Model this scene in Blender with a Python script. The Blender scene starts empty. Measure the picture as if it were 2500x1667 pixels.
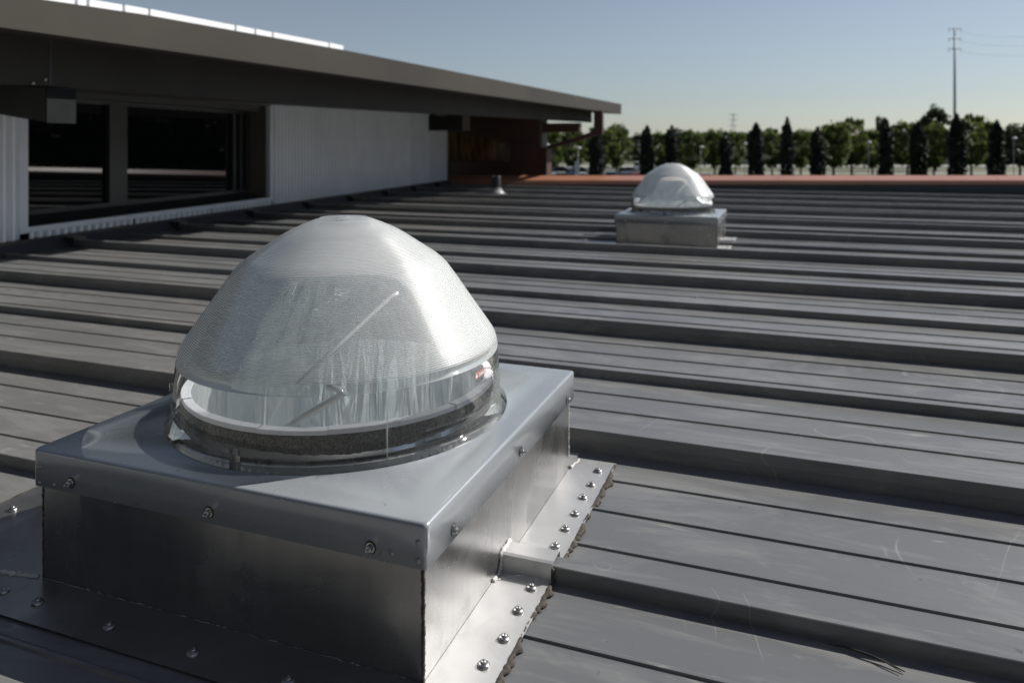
import bpy, bmesh, math, random
from mathutils import Vector, Matrix
R = math.radians
random.seed(7)
scene = bpy.context.scene
C = scene.collection

# ------------------------------------------------------------------ camera, sky, sun, exposure
CAM = (0.4677, -0.9256, 0.75)
YAW = 20.29
cam_d = bpy.data.cameras.new('camera')
cam_d.lens = 26.35; cam_d.sensor_width = 36.0
cam_d.shift_y = -0.1918
cam_d.clip_start = 0.02; cam_d.clip_end = 5000
cam_d.dof.use_dof = True
cam_d.dof.focus_distance = 1.25
cam_d.dof.aperture_fstop = 4.6
cam = bpy.data.objects.new('camera', cam_d); C.objects.link(cam)
cam.location = CAM
cam.rotation_euler = (R(90), 0, R(YAW))
scene.camera = cam

SUN_EL, SUN_AZ = 37.5, 44.0           # azimuth from +X towards +Y
w = bpy.data.worlds.new('World'); scene.world = w; w.use_nodes = True
wn = w.node_tree.nodes; wl = w.node_tree.links
wn.clear()
sky = wn.new('ShaderNodeTexSky'); sky.sky_type = 'NISHITA'; sky.sun_disc = False
sky.sun_elevation = R(SUN_EL); sky.sun_rotation = R(90 - SUN_AZ)
sky.altitude = 0; sky.air_density = 1.0; sky.dust_density = 0.35; sky.ozone_density = 4.0
bg = wn.new('ShaderNodeBackground'); bg.inputs['Strength'].default_value = 0.056
wo = wn.new('ShaderNodeOutputWorld')
hs = wn.new('ShaderNodeHueSaturation'); hs.inputs['Saturation'].default_value = .64
wl.new(sky.outputs[0], hs.inputs['Color']); wl.new(hs.outputs[0], bg.inputs[0]); wl.new(bg.outputs[0], wo.inputs[0])
sun_d = bpy.data.lights.new('sun', 'SUN'); sun_d.energy = 5.0; sun_d.angle = R(0.53); sun_d.color = (1.0, 0.955, 0.90)
sun = bpy.data.objects.new('sun', sun_d); C.objects.link(sun)
sdir = Vector((math.cos(R(SUN_EL))*math.cos(R(SUN_AZ)), math.cos(R(SUN_EL))*math.sin(R(SUN_AZ)), math.sin(R(SUN_EL))))
sun.rotation_euler = sdir.to_track_quat('Z', 'Y').to_euler()
sun.location = (6, 6, 12)
scene.view_settings.view_transform = 'Standard'; scene.view_settings.look = 'None'
scene.view_settings.gamma = 1.0; scene.view_settings.use_curve_mapping = False
scene.view_settings.exposure = 0.42
scene.render.engine = 'CYCLES'
cy = scene.cycles
cy.use_denoising = True
try: cy.denoiser = 'OPENIMAGEDENOISE'
except Exception: pass
cy.max_bounces = 14; cy.transmission_bounces = 12; cy.transparent_max_bounces = 12; cy.glossy_bounces = 10; cy.diffuse_bounces = 6
cy.sample_clamp_indirect = 2.5; cy.blur_glossy = 0.6
cy.caustics_refractive = True; cy.caustics_reflective = True

# ------------------------------------------------------------------ materials
class NT:
    def __init__(s, name):
        s.m = bpy.data.materials.new(name); s.m.use_nodes = True
        s.n = s.m.node_tree.nodes; s.l = s.m.node_tree.links; s.n.clear()
        s.out = s.n.new('ShaderNodeOutputMaterial')
    def node(s, t, **k):
        a = s.n.new(t)
        for q, v in k.items():
            if q in a.inputs: a.inputs[q].default_value = v
            else: setattr(a, q, v)
        return a
    def noise(s, scale, detail=4, rough=.55, vec=None, stretch=None, dist=0):
        a = s.n.new('ShaderNodeTexNoise'); a.inputs['Scale'].default_value = scale
        a.inputs['Detail'].default_value = detail; a.inputs['Roughness'].default_value = rough
        a.inputs['Distortion'].default_value = dist
        mp = s.n.new('ShaderNodeMapping'); mp.inputs['Scale'].default_value = stretch or (1, 1, 1)
        tc = s.n.new('ShaderNodeTexCoord'); s.l.new(tc.outputs['Object'], mp.inputs['Vector'])
        s.l.new(mp.outputs[0], a.inputs['Vector']); s.mp = mp
        return a.outputs['Fac']
    def ramp(s, src, stops):
        a = s.n.new('ShaderNodeValToRGB'); e = a.color_ramp.elements
        while len(e) > 1: e.remove(e[0])
        e[0].position = stops[0][0]; e[0].color = col(stops[0][1])
        for p, c in stops[1:]:
            k = e.new(p); k.color = col(c)
        s.l.new(src, a.inputs[0]); return a.outputs[0]
    def mix(s, f, a, b, mode='MIX'):
        x = s.n.new('ShaderNodeMix'); x.data_type = 'RGBA'; x.blend_type = mode
        for sock, v in ((x.inputs[0], f), (x.inputs[6], a), (x.inputs[7], b)):
            if isinstance(v, bpy.types.NodeSocket): s.l.new(v, sock)
            elif isinstance(v, (int, float)): sock.default_value = v if sock == x.inputs[0] else col(v)
            else: sock.default_value = col(v)
        return x.outputs[2]
    def bump(s, src, strength=.2, dist=.002):
        b = s.n.new('ShaderNodeBump'); b.inputs['Strength'].default_value = strength; b.inputs['Distance'].default_value = dist
        s.l.new(src, b.inputs['Height']); return b.outputs[0]
    def bsdf(s, base, rough=.5, metal=0, normal=None, **k):
        p = s.n.new('ShaderNodeBsdfPrincipled')
        for nm, v in (('Base Color', base), ('Roughness', rough), ('Metallic', metal), ('Normal', normal)) + tuple(k.items()):
            if v is None: continue
            nm = nm.replace('_', ' ')
            if isinstance(v, bpy.types.NodeSocket): s.l.new(v, p.inputs[nm])
            else: p.inputs[nm].default_value = col(v) if nm in ('Base Color', 'Specular Tint', 'Coat Tint') else v
        return p.outputs[0]
    def done(s, sh):
        s.l.new(sh, s.out.inputs['Surface']); return s.m
def col(v):
    if isinstance(v, (int, float)): return (v, v, v, 1)
    return (v[0], v[1], v[2], 1)

def paint(name, c, rough=.5, var=.12, scale=8, metal=0, bump=.0, spec=None, stretch=None):
    t = NT(name); f = t.noise(scale, 5, stretch=stretch)
    c2 = tuple(min(1, x*(1+var)) for x in c); c1 = tuple(x*(1-var) for x in c)
    k = {}
    if spec is not None: k['Specular_IOR_Level'] = spec
    n = t.bump(t.noise(scale*6, 3), bump, .002) if bump else None
    return t.done(t.bsdf(t.ramp(f, [(.3, c1), (.7, c2)]), rough, metal, n, **k))

def roof_metal():
    t = NT('roof metal')
    geo = t.n.new('ShaderNodeNewGeometry')
    def nz(scale, detail=4, rough=.55, stretch=(1, 1, 1), dist=0):
        f = t.noise(scale, detail, rough, stretch=stretch, dist=dist); t.l.new(geo.outputs['Position'], t.mp.inputs['Vector']); return f
    base = t.ramp(nz(.9, 4, stretch=(.5, 1.2, 1)), [(.3, (.106, .110, .114)), (.7, (.152, .156, .158))])
    warm = t.ramp(nz(.45, 3), [(.45, 0), (.65, (.6,)*3)])
    base = t.mix(warm, base, (.158, .151, .139))
    base = t.mix(t.ramp(nz(7, 6, .7, (.3, 1.6, 1), .8), [(.51, 0), (.68, (.6,)*3)]), base, (.235, .232, .222))
    base = t.mix(t.ramp(nz(1.9, 5, .7, (.5, 1.4, 1), 1.5), [(.50, 0), (.56, (.28,)*3), (.60, .05)]), base, (.26, .26, .25))
    base = t.mix(t.ramp(nz(38, 5, .65, (.35, 1, 1)), [(.60, 0), (.74, (.45,)*3)]), base, (.26, .25, .235))
    base = t.mix(t.ramp(nz(16, 4, .6, (.22, 1.3, 1), 1.0), [(.66, 0), (.72, (.65,)*3)]), base, (.30, .295, .27))
    base = t.mix(t.ramp(nz(55, 3, .5), [(.70, 0), (.76, (.7,)*3)]), base, (.06, .055, .05))
    # hairline scratches: the narrow contours of low noises
    def hair(scale, stretch, dist, c, wd, k):
        return t.mix(1.0, t.ramp(nz(scale, 1, .4, stretch, dist), [(c-wd, 0), (c, (k,)*3), (c+wd, 0)]), t.ramp(nz(2.6, 2), [(.53, 0), (.6, (1,)*3)]), 'MULTIPLY')
    base = t.mix(hair(4.1, (1, .45, 1), 1.2, .5, .0018, .55), base, (.33, .33, .32))
    base = t.mix(hair(7.3, (.3, 1.6, 1), 2.0, .54, .0022, .5), base, (.30, .30, .29))
    rough = t.ramp(nz(5, 5, .6, (.3, 1, 1)), [(.3, .28), (.7, .42)])
    n = t.bump(nz(1.5, 3, .5, (.45, 1.6, 1)), .6, .008)
    base = t.mix(1.0, base, (1.06, 1.06, 1.06), 'MULTIPLY')
    return t.done(t.bsdf(base, rough, .12, n, Specular_IOR_Level=.5))

def bare_metal(name, c=.62, r0=.2, r1=.42, stretch=(1, 1, .08), scale=30, dent=.25, met=1.0):
    t = NT(name)
    f = t.noise(scale, 6, .6, stretch=stretch)
    st = t.noise(5, 5, .6, dist=.8)
    base = t.ramp(f, [(.3, tuple(x*.86 for x in (c, c, c))), (.7, (c, c, c*.99))])
    base = t.mix(t.ramp(st, [(.56, 0), (.66, (.45,)*3)]), base, (c*.62, c*.62, c*.6))
    rough = t.mix(t.ramp(st, [(.45, 0), (.7, (1,)*3)]), r0, r1)
    n = t.bump(t.noise(3.5, 2, stretch=(1, 1, .6)), dent, .006)
    return t.done(t.bsdf(base, rough, met, n))

def acrylic(prism, haze=.1):
    t = NT('prismatic acrylic' if prism else 'clear acrylic')
    fr = t.n.new('ShaderNodeFresnel'); fr.inputs['IOR'].default_value = 1.49
    gl = t.n.new('ShaderNodeBsdfGlossy'); gl.inputs['Roughness'].default_value = .30 if prism else .03
    gl.inputs['Color'].default_value = (.97, .97, .96, 1)
    m1 = t.n.new('ShaderNodeMixShader'); m2 = t.n.new('ShaderNodeMixShader')
    if prism:
        tp = t.n.new('ShaderNodeBsdfTransparent'); tp.inputs['Color'].default_value = (.96, .985, .985, 1)
        tr = t.n.new('ShaderNodeBsdfTranslucent'); tr.inputs['Color'].default_value = (.97, .97, .955, 1)
        df = t.n.new('ShaderNodeBsdfDiffuse'); df.inputs['Color'].default_value = (.95, .95, .93, 1)
        md = t.n.new('ShaderNodeMixShader'); md.inputs[0].default_value = .30
        t.l.new(tr.outputs[0], md.inputs[1]); t.l.new(df.outputs[0], md.inputs[2])
        m1.inputs[0].default_value = haze
        t.l.new(tp.outputs[0], m1.inputs[1]); t.l.new(md.outputs[0], m1.inputs[2])
    else:
        tp = t.n.new('ShaderNodeBsdfTransparent'); tp.inputs['Color'].default_value = (.96, .975, .975, 1)
        df = t.n.new('ShaderNodeBsdfDiffuse'); df.inputs['Color'].default_value = (.85, .88, .9, 1)
        f = t.noise(14, 5, .7)
        t.l.new(t.ramp(f, [(.3, .012), (.75, .05)]), m1.inputs[0])
        t.l.new(tp.outputs[0], m1.inputs[1]); t.l.new(df.outputs[0], m1.inputs[2])
    mu = t.n.new('ShaderNodeMath'); mu.operation = 'MULTIPLY'; mu.inputs[1].default_value = .7 if prism else 1.0
    t.l.new(fr.outputs[0], mu.inputs[0]); t.l.new(mu.outputs[0], m2.inputs[0]); t.l.new(m1.outputs[0], m2.inputs[1]); t.l.new(gl.outputs[0], m2.inputs[2])
    return t.done(m2.outputs[0])

M = {}
M['roof'] = roof_metal()
t = NT('grey cap paint')
cc = t.ramp(t.noise(3, 4), [(.3, (.32, .35, .37)), (.7, (.37, .395, .415))])
cc = t.mix(t.ramp(t.noise(14, 6, .7, stretch=(1, 1, 1), dist=1.2), [(.60, 0), (.72, (.35,)*3)]), cc, (.47, .46, .43))
cc = t.mix(t.ramp(t.noise(60, 3), [(.70, 0), (.78, (.6,)*3)]), cc, (.16, .15, .14))
cc = t.mix(t.ramp(t.noise(5.5, 1, .4, dist=2.2), [(.519, 0), (.521, (.35,)*3), (.523, 0)]), cc, (.55, .55, .54))
M['cap'] = t.done(t.bsdf(cc, t.ramp(t.noise(7, 5, .6), [(.3, .18), (.7, .32)]), .38, t.bump(t.noise(4, 2), .35, .006), Specular_IOR_Level=.5))
M['flash_shade'] = bare_metal('weathered shade flashing', .34, .30, .5, (1, 1, 1), 14, .2, .9)  # darker flashing copy: shade on the front and left sides put into its colour
M['curb'] = bare_metal('mill aluminium', .34, .22, .42, met=.92)
M['flash'] = bare_metal('flashing aluminium', .56, .34, .52, (1, 1, 1), 12, .15, .6)
M['steel'] = bare_metal('bolt steel', .55, .2, .35, (1, 1, 1), 60, .1)
M['screw'] = bare_metal('weathered screw', .36, .35, .55, (1, 1, 1), 90, .2)
M['shaded'] = paint('dull dark plate', (.016, .018, .018), .8, .1, 10, spec=.05)  # shade on the left beam end put into this darker colour
M['rod'] = paint('bright rod', (.78, .78, .76), .25, .05, 30, metal=.35)
M['rubber'] = paint('black rubber', (.015,)*3, .6, .2, 30)
M['sealant'] = paint('brown sealant', (.055, .046, .037), .85, .45, 120, bump=.8)
M['bead'] = paint('white sealant', (.55, .55, .52), .5, .25, 90, bump=.6)
M['prism'] = acrylic(True, .17); M['crest'] = acrylic(True, .64); M['clear'] = acrylic(False)
M['foam'] = paint('white foam', (.74, .74, .78), .75, .06, 30, bump=.2)
M['brush'] = paint('grey pile weatherstrip', (.15, .146, .13), .95, .75, 260, bump=1.0)
M['turret'] = bare_metal('turret steel', .6, .22, .4, (1, 1, .3), 10, .4)
t = NT('reflective film')
hh = t.noise(1.0, 3, .55, stretch=(17, 17, 2.4), dist=.9)
M['film'] = t.done(t.bsdf(t.ramp(hh, [(.38, (.74, .79, .82)), (.60, (.99, .99, .99))]), .20, .62, t.bump(hh, 1.0, .018)))
M['black'] = paint('black pipe', (.012,)*3, .55, .2, 20)
M['boot'] = paint('pipe boot', (.26, .27, .28), .5, .15, 20)
M['bronze'] = paint('dark bronze fascia', (.034, .031, .025), .62, .22, 1.2, spec=.2, stretch=(1, .5, 1))
M['soffit'] = paint('dark soffit', (.036, .033, .028), .7, .15, 2, spec=.2)
M['wall'] = paint('pale corrugated steel', (.80, .83, .86), .35, .05, 4, spec=.6)
M['trim'] = paint('white trim', (.62, .66, .72), .4, .05, 5)
M['frame'] = paint('dark window frame', (.035, .037, .036), .4, .1, 5)
M['reveal'] = paint('brown reveal', (.12, .11, .095), .5, .12, 3)
t = NT('dark glass'); M['glass'] = t.done(t.bsdf((.004, .005, .006), .02, 0, Specular_IOR_Level=.32))
t = NT('amber reflection glass'); warm_reflections = t.noise(3.2, 5, .6, stretch=(4, 4, .7))
M['amber'] = t.done(t.bsdf(t.ramp(warm_reflections, [(.4, (.06, .032, .014)), (.7, (.24, .15, .06))]), .06, 0, Specular_IOR_Level=.9))  # warm foliage reflections painted into the colour of the brown-tinted pane
M['redbrown'] = paint('red oxide steel', (.062, .031, .023), .5, .15, 2)
M['coping'] = paint('red painted coping', (.42, .19, .12), .30, .1, 1.5, spec=.9)
M['inner'] = paint('parapet inner face', (.05, .055, .06), .5, .15, 2)
M['white'] = paint('white roof panel', (.74, .76, .78), .4, .05, 2)
M['asphalt'] = paint('asphalt', (.055, .055, .055), .9, .2, .2)
M['grass'] = paint('dry grass', (.075, .085, .04), .95, .35, .15)
M['concrete'] = paint('pale concrete', (.27, .265, .245), .9, .12, .2)
M['leaf'] = None
def leafmat(name, dark, light, trans=.35):
    t = NT(name); g = t.n.new('ShaderNodeNewGeometry')
    f = t.noise(.9, 3, .6); c = t.ramp(f, [(.3, dark), (.7, light)])
    c = t.mix(t.ramp(g.outputs['Random Per Island'], [(0, .0), (1, (.55,)*3)]), c, tuple(x*.45 for x in dark))
    p = t.bsdf(c, .65); tr = t.n.new('ShaderNodeBsdfTranslucent'); t.l.new(c, tr.inputs[0])
    m = t.n.new('ShaderNodeMixShader'); m.inputs[0].default_value = trans
    t.l.new(p, m.inputs[1]); t.l.new(tr.outputs[0], m.inputs[2]); return t.done(m.outputs[0])
M['leaf'] = leafmat('green leaves', (.04, .066, .014), (.17, .22, .05), .5)
M['leaf2'] = leafmat('dark leaves', (.02, .036, .012), (.055, .085, .03), .3)
M['cypress'] = leafmat('cypress leaves', (.008, .016, .008), (.02, .032, .014), .12)
M['bark'] = paint('bark', (.055, .045, .035), .9, .3, 3)
M['pole'] = paint('grey steel pole', (.30, .36, .39), .5, .1, 1)
M['lamp'] = paint('pale lamp post', (.26, .26, .25), .5, .1, 1)
M['tyre'] = paint('tyre', (.015,)*3, .8, .1, 1)
M['carglass'] = M['glass']
M['chrome'] = bare_metal('chrome', .8, .05, .1, (1, 1, 1), 10, 0)
M['red'] = paint('label red', (.55, .13, .09), .5, .1, 60)
M['ink'] = paint('label ink', (.03,)*3, .6, .1, 10)
t = NT('label film'); tp = t.n.new('ShaderNodeBsdfTransparent'); dd = t.n.new('ShaderNodeBsdfDiffuse'); dd.inputs[0].default_value = (.3, .33, .33, 1)
mm = t.n.new('ShaderNodeMixShader'); mm.inputs[0].default_value = .4; t.l.new(tp.outputs[0], mm.inputs[1]); t.l.new(dd.outputs[0], mm.inputs[2])
M['labelfilm'] = t.done(mm.outputs[0])
t = NT('label red film'); tp = t.n.new('ShaderNodeBsdfTransparent'); dd = t.n.new('ShaderNodeBsdfDiffuse'); dd.inputs[0].default_value = (.62, .25, .2, 1)
mm = t.n.new('ShaderNodeMixShader'); mm.inputs[0].default_value = .6; t.l.new(tp.outputs[0], mm.inputs[1]); t.l.new(dd.outputs[0], mm.inputs[2])
M['redfilm'] = t.done(mm.outputs[0])
M['twig'] = paint('twig', (.02, .017, .012), .8, .3, 40)
CARC = {'white': (.7, .7, .7), 'silver': (.42, .43, .44), 'black': (.015, .015, .017), 'blue': (.03, .06, .14), 'red': (.4, .03, .035), 'teal': (.05, .13, .15), 'grey': (.14, .145, .15), 'green': (.03, .07, .05)}
for k, v in CARC.items(): M['car_'+k] = paint(k+' car paint', v, .22, .02, 1, spec=.8)

# ------------------------------------------------------------------ helpers
def obj(name, bm, m, parent=None, smooth=False, loc=(0, 0, 0), rot=(0, 0, 0)):
    if isinstance(bm, bmesh.types.BMesh):
        bmesh.ops.recalc_face_normals(bm, faces=bm.faces)
        me = bpy.data.meshes.new(name); bm.to_mesh(me); bm.free()
        if m is not None: me.materials.append(m)
        if smooth:
            for p in me.polygons: p.use_smooth = True
    else: me = bm
    o = bpy.data.objects.new(name, me); C.objects.link(o)
    o.location = loc; o.rotation_euler = rot
    if parent: o.parent = parent
    return o
def mesh(name, verts, faces, m, smooth=False):
    me = bpy.data.meshes.new(name); me.from_pydata(verts, [], faces); me.update()
    me.materials.append(m)
    if smooth:
        for p in me.polygons: p.use_smooth = True
    return me
def empty(name, loc=(0, 0, 0), rz=0):
    o = bpy.data.objects.new(name, None); C.objects.link(o); o.location = loc; o.rotation_euler = (0, 0, rz)
    o.empty_display_size = .1; return o
def tag(o, label, cat, group=None):
    o['label'] = label; o['category'] = cat
    if group: o['group'] = group
    return o
def struct(o, kind='structure'):
    o['kind'] = kind; return o
def BM(): return bmesh.new()
def box(bm, x0, x1, y0, y1, z0, z1, bev=0):
    vs = [bm.verts.new(p) for p in [(x0,y0,z0),(x1,y0,z0),(x1,y1,z0),(x0,y1,z0),(x0,y0,z1),(x1,y0,z1),(x1,y1,z1),(x0,y1,z1)]]
    fs = [bm.faces.new([vs[i] for i in f]) for f in [(0,3,2,1),(4,5,6,7),(0,1,5,4),(1,2,6,5),(2,3,7,6),(3,0,4,7)]]
    if bev:
        es = list({e for f in fs for e in f.edges})
        bmesh.ops.bevel(bm, geom=es, offset=bev, segments=2, affect='EDGES', profile=.5)
    return bm
def prism(bm, a, b, caps=True):
    """a, b: matching rings of 3-D points; joins them"""
    va = [bm.verts.new(p) for p in a]; vb = [bm.verts.new(p) for p in b]; n = len(a)
    for i in range(n):
        j = (i+1) % n; bm.faces.new([va[i], va[j], vb[j], vb[i]])
    if caps: bm.faces.new(va[::-1]); bm.faces.new(vb)
    return bm
def strip(bm, rows, closed=False):
    V = [[bm.verts.new(p) for p in r] for r in rows]
    for i in range(len(V)-1):
        n = len(V[i])
        for j in range(n if closed else n-1):
            k = (j+1) % n; bm.faces.new([V[i][j], V[i][k], V[i+1][k], V[i+1][j]])
    return V
def lathe(prof, seg=96, a0=0, a1=2*math.pi, c=(0, 0, 0), bm=None):
    bm = bm or BM(); full = abs(a1-a0-2*math.pi) < 1e-6
    n = seg if full else seg+1
    rows = []
    for r, z in prof:
        rows.append([(c[0]+r*math.cos(a0+(a1-a0)*i/seg), c[1]+r*math.sin(a0+(a1-a0)*i/seg), c[2]+z) for i in range(n)])
    strip(bm, rows, full); return bm
def tube(bm, pts, r, seg=8, cap=True):
    pts = [Vector(p) for p in pts]; rows = []
    rr = r if isinstance(r, (list, tuple)) else [r]*len(pts)
    for i, p in enumerate(pts):
        d = (pts[min(i+1, len(pts)-1)]-pts[max(i-1, 0)]).normalized()
        a = d.orthogonal().normalized() if i == 0 else (a - d*a.dot(d)).normalized()
        b = d.cross(a)
        rows.append([p+(a*math.cos(2*math.pi*k/seg)+b*math.sin(2*math.pi*k/seg))*rr[i] for k in range(seg)])
    V = strip(bm, rows, True)
    if cap:
        bm.faces.new(V[0][::-1]); bm.faces.new(V[-1])
    return bm
def copy_tree(o, parent=None):
    c = o.copy(); C.objects.link(c)
    if parent: c.parent = parent
    for ch in list(o.children): copy_tree(ch, c)
    return c
fw = Vector((-math.sin(R(YAW)), math.cos(R(YAW)), 0)); rt = Vector((math.cos(R(YAW)), math.sin(R(YAW)), 0))
def far(X, d, z=0):                       # plan position from bearing (photo column) and distance
    p = Vector(CAM) + rt*((X-1250)/1830*d) + fw*d
    return Vector((p.x, p.y, z))

# ------------------------------------------------------------------ ground, road, car park
GZ = -4.5
def sheet(name, x0, x1, y0, y1, z, m, ang=R(YAW)):
    bm = BM(); c = Vector(CAM)
    vs = []
    for a, b in ((x0, y0), (x1, y0), (x1, y1), (x0, y1)):
        p = c + rt*a + fw*b; vs.append(bm.verts.new((p.x, p.y, z)))
    bm.faces.new(vs); return struct(obj(name, bm, m))
sheet('ground', -2500, 2500, -2500, 2500, GZ, M['grass'])
sheet('car_park', -60, 34, 60, 172, GZ+.004, M['asphalt'])
sheet('service_road', 10, 160, 100, 118, GZ+.006, M['asphalt'])
sheet('road', -200, 260, 178, 192, GZ+.005, M['concrete'])
sheet('footpath', 26, 200, 136, 141, GZ+.005, M['concrete'])

# ------------------------------------------------------------------ main roof of folded metal panels
P = 1.134
def roof_profile():
    pts = [(0, 0), (.002, .0255), (-.003, .0265), (-.003, .052), (-.0015, .0535), (.036, .0535), (.039, .0525), (.040, .0)]
    def minor(c): return [(c-.001, 0), (c, .0038), (c+.006, .0040), (c+.013, .0)]
    for k in (1, 2, 3): pts += minor(.1418*k)
    pts += [(.575, 0), (.5765, .0268), (.578, .028), (.609, .028), (.611, .0268), (.6125, 0)]
    for k in (5, 6, 7): pts += minor(.1418*k)
    pts += [(P, 0)]
    return pts
XL, XR = -6.6, 13.0
def roof_panel(name):
    prof = roof_profile(); n = 40
    V = []; F = []
    for i in range(n+1):
        x = XL + (XR-XL)*i/n
        V += [(x, y, z) for y, z in prof]
    m = len(prof)
    for i in range(n):
        for j in range(m-1):
            F.append((i*m+j, i*m+j+1, (i+1)*m+j+1, (i+1)*m+j))
    return mesh(name, V, F, M['roof'])
roof = struct(empty('roof'))
pm = roof_panel('roof_panel')
for k in range(-6, 10):
    obj('roof_panel', pm, None, roof, loc=(0, .862 + P*k, 0))
bm = BM(); box(bm, XL, XR, -6.2, 12.25, -.35, -.02); obj('roof_deck', bm, M['inner'], roof)

bm = lathe([(0, .006), (.003, .0055), (.0055, .003), (.006, 0)], 16)
obj('roof_fixing', bm, M['chrome'], roof, True, loc=(.04, 2.84, 0))

# ------------------------------------------------------------------ parapet at the far edge
parapet = tag(empty('parapet', (0, 11.85, 0)), 'long low parapet with salmon red metal coping along the far edge of the roof', 'parapet')
def coz(x): return .245+.0144*x, .178+.0163*x, .107+.0184*x
xs = [-5.8, -2.75, .3, 3.35, 6.4, 9.45, 12.5, 15.55, 18.6, 21.65]
for i in range(len(xs)-1):
    a, b = xs[i]+.002, xs[i+1]-.002
    def ring(x):
        t, f, r = coz(x); return [(x, .0, r), (x, -.01, r+.003), (x, -.01, f-.012), (x, .004, f), (x, .27, t), (x, .30, t-.004), (x, .30, r), (x, .28, r)]
    bm = prism(BM(), ring(a), ring(b)); obj('coping_length', bm, M['coping'], parapet)
bm = BM()
prism(bm, [(-5.8, .006, -.4), (-5.8, .006, coz(-5.8)[2]+.03), (-5.8, .27, coz(-5.8)[2]+.03), (-5.8, .27, -.4)],
      [(21.6, .006, -.4), (21.6, .006, coz(21.6)[2]+.03), (21.6, .27, coz(21.6)[2]+.03), (21.6, .27, -.4)])
obj('upstand', bm, M['inner'], parapet)
bm = BM(); box(bm, -5.8, 21.6, .03, .26, GZ, -.41); obj('outer_wall', bm, M['redbrown'], parapet)

# ------------------------------------------------------------------ neighbouring upper building
WD = Vector((-.112, 1, 0)).normalized(); WN = Vector((1, .112, 0)).normalized()
def wp(y, off=0, z=0):                       # point on the wall plane at world y (before the offset)
    return Vector((-4.25-.112*y, y, z)) + WN*off
bld = tag(empty('upper_building', (-4.6, 3, 0)), 'upper building with corrugated pale wall, long dark window and deep bronze eave', 'building')
B0 = Vector((-4.6, 3, 0))
def L(v): return Vector(v)-B0
def corrug(y0, y1, z0, z1):
    """corrugated sheet between two y; z0,z1 functions of y"""
    pitch = .073; n = max(2, int((y1-y0)/pitch*8)); lo = []; hi = []
    for i in range(n+1):
        y = y0+(y1-y0)*i/n; ph = (y/pitch) % 1
        u = .5+.5*math.cos(2*math.pi*ph); off = .040*min(1, max(0, (u-.25)*2))
        a, b = z0(y), z1(y)
        lo.append(L(wp(y, off, a))); hi.append(L(wp(y, off, b)))
    bm = BM(); strip(bm, [lo, hi]); return bm
sof = lambda y: 1.18+.013*y
cst = lambda v: (lambda y: v)
edges = [-4.0, -2.3, -.6, 1.1, 2.76]
for a, b in zip(edges[:-1], edges[1:]): obj('wall_sheet', corrug(a+.002, b-.002, cst(.09), sof), M['wall'], bld)
for a, b in ((2.83, 3.85), (3.85, 4.87), (4.87, 5.90)): obj('wall_sheet', corrug(a+.002, b-.002, cst(.09), cst(.135)), M['wall'], bld)
edges = [5.93, 6.95, 7.95, 8.95, 9.95, 10.9, 11.80]
for a, b in zip(edges[:-1], edges[1:]): obj('wall_sheet', corrug(a+.001, b-.001, cst(.09), sof), M['wall'], bld)
def slab(name, y0, y1, o0, o1, z0, z1, m, parent=bld, zf0=None, zf1=None):
    """box following the wall plane; o = offset along the outward normal"""
    zz0 = z0 if callable(z0) else cst(z0); zz1 = z1 if callable(z1) else cst(z1)
    bm = BM()
    ra = [L(wp(y0, o0, zz0(y0))), L(wp(y0, o1, zz0(y0))), L(wp(y0, o1, zz1(y0))), L(wp(y0, o0, zz1(y0)))]
    rb = [L(wp(y1, o0, zz0(y1))), L(wp(y1, o1, zz0(y1))), L(wp(y1, o1, zz1(y1))), L(wp(y1, o0, zz1(y1)))]
    prism(bm, ra, rb); return obj(name, bm, m, parent)
slab('corner_trim', 11.80, 11.87, -.05, .022, .08, 1.10, M['trim'])
slab('base_flashing', -4, 11.86, -.02, .05, -.02, .092, M['frame'])
bm = BM()   # sloping apron on to the roof
prism(bm, [L(wp(-4, .05, 0.001)), L(wp(-4, .13, .001)), L(wp(-4, .13, .006)), L(wp(-4, .05, .07))],
      [L(wp(11.86, .05, 0.001)), L(wp(11.86, .13, .001)), L(wp(11.86, .13, .006)), L(wp(11.86, .05, .07))])
obj('apron_flashing', bm, M['inner'], bld)
for k in range(-4, 10):                     # closures where the ribs meet the apron
    y = .862+P*k; p = wp(y, .05)
    bm = BM(); box(bm, p.x-.02, p.x+.12, y-.03, y+.07, .0, .075, .004)
    for v in bm.verts: v.co -= B0
    obj('rib_closure', bm, M['frame'], bld)
# sheet fixings
sm = BM(); lathe([(0, .006), (.006, .005), (.009, 0)], 8, bm=sm); smm = bpy.data.meshes.new('fixing'); sm.to_mesh(smm); sm.free(); smm.materials.append(M['screw'])
for y in (6.9, 8.3, 9.7, 11.1):
    for z in (.14, .93):
        o = obj('sheet_fixing', smm, None, bld, loc=L(wp(y, .014, z))); o.rotation_euler = (0, R(90), 0)
# window with its deep opening
win = obj('window', BM(), None, bld)
def wslab(name, *a): return slab(name, *a, parent=win)
slab('wall_trim', 2.76, 2.83, -.02, .024, .13, 1.2, M['trim'])
slab('wall_trim', 5.88, 5.93, -.02, .024, .135, 1.25, M['trim'])
slab('wall_trim', 2.76, 5.93, -.02, .03, .135, .172, M['trim'])
slab('reveal', 5.86, 5.93, -.32, -.021, .135, 1.25, M['reveal'])
slab('reveal', 2.76, 2.80, -.32, -.021, .135, 1.2, M['frame'])
bm = BM()
prism(bm, [L(wp(2.8, -.02, .12)), L(wp(2.8, -.02, .168)), L(wp(2.8, -.26, .235)), L(wp(2.8, -.26, .12))],
      [L(wp(5.86, -.02, .12)), L(wp(5.86, -.02, .168)), L(wp(5.86, -.26, .235)), L(wp(5.86, -.26, .12))])
obj('sill', bm, M['frame'], bld)
slab('window_header', 2.8, 5.86, -.32, -.06, 1.115, 1.29, M['frame'])
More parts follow.
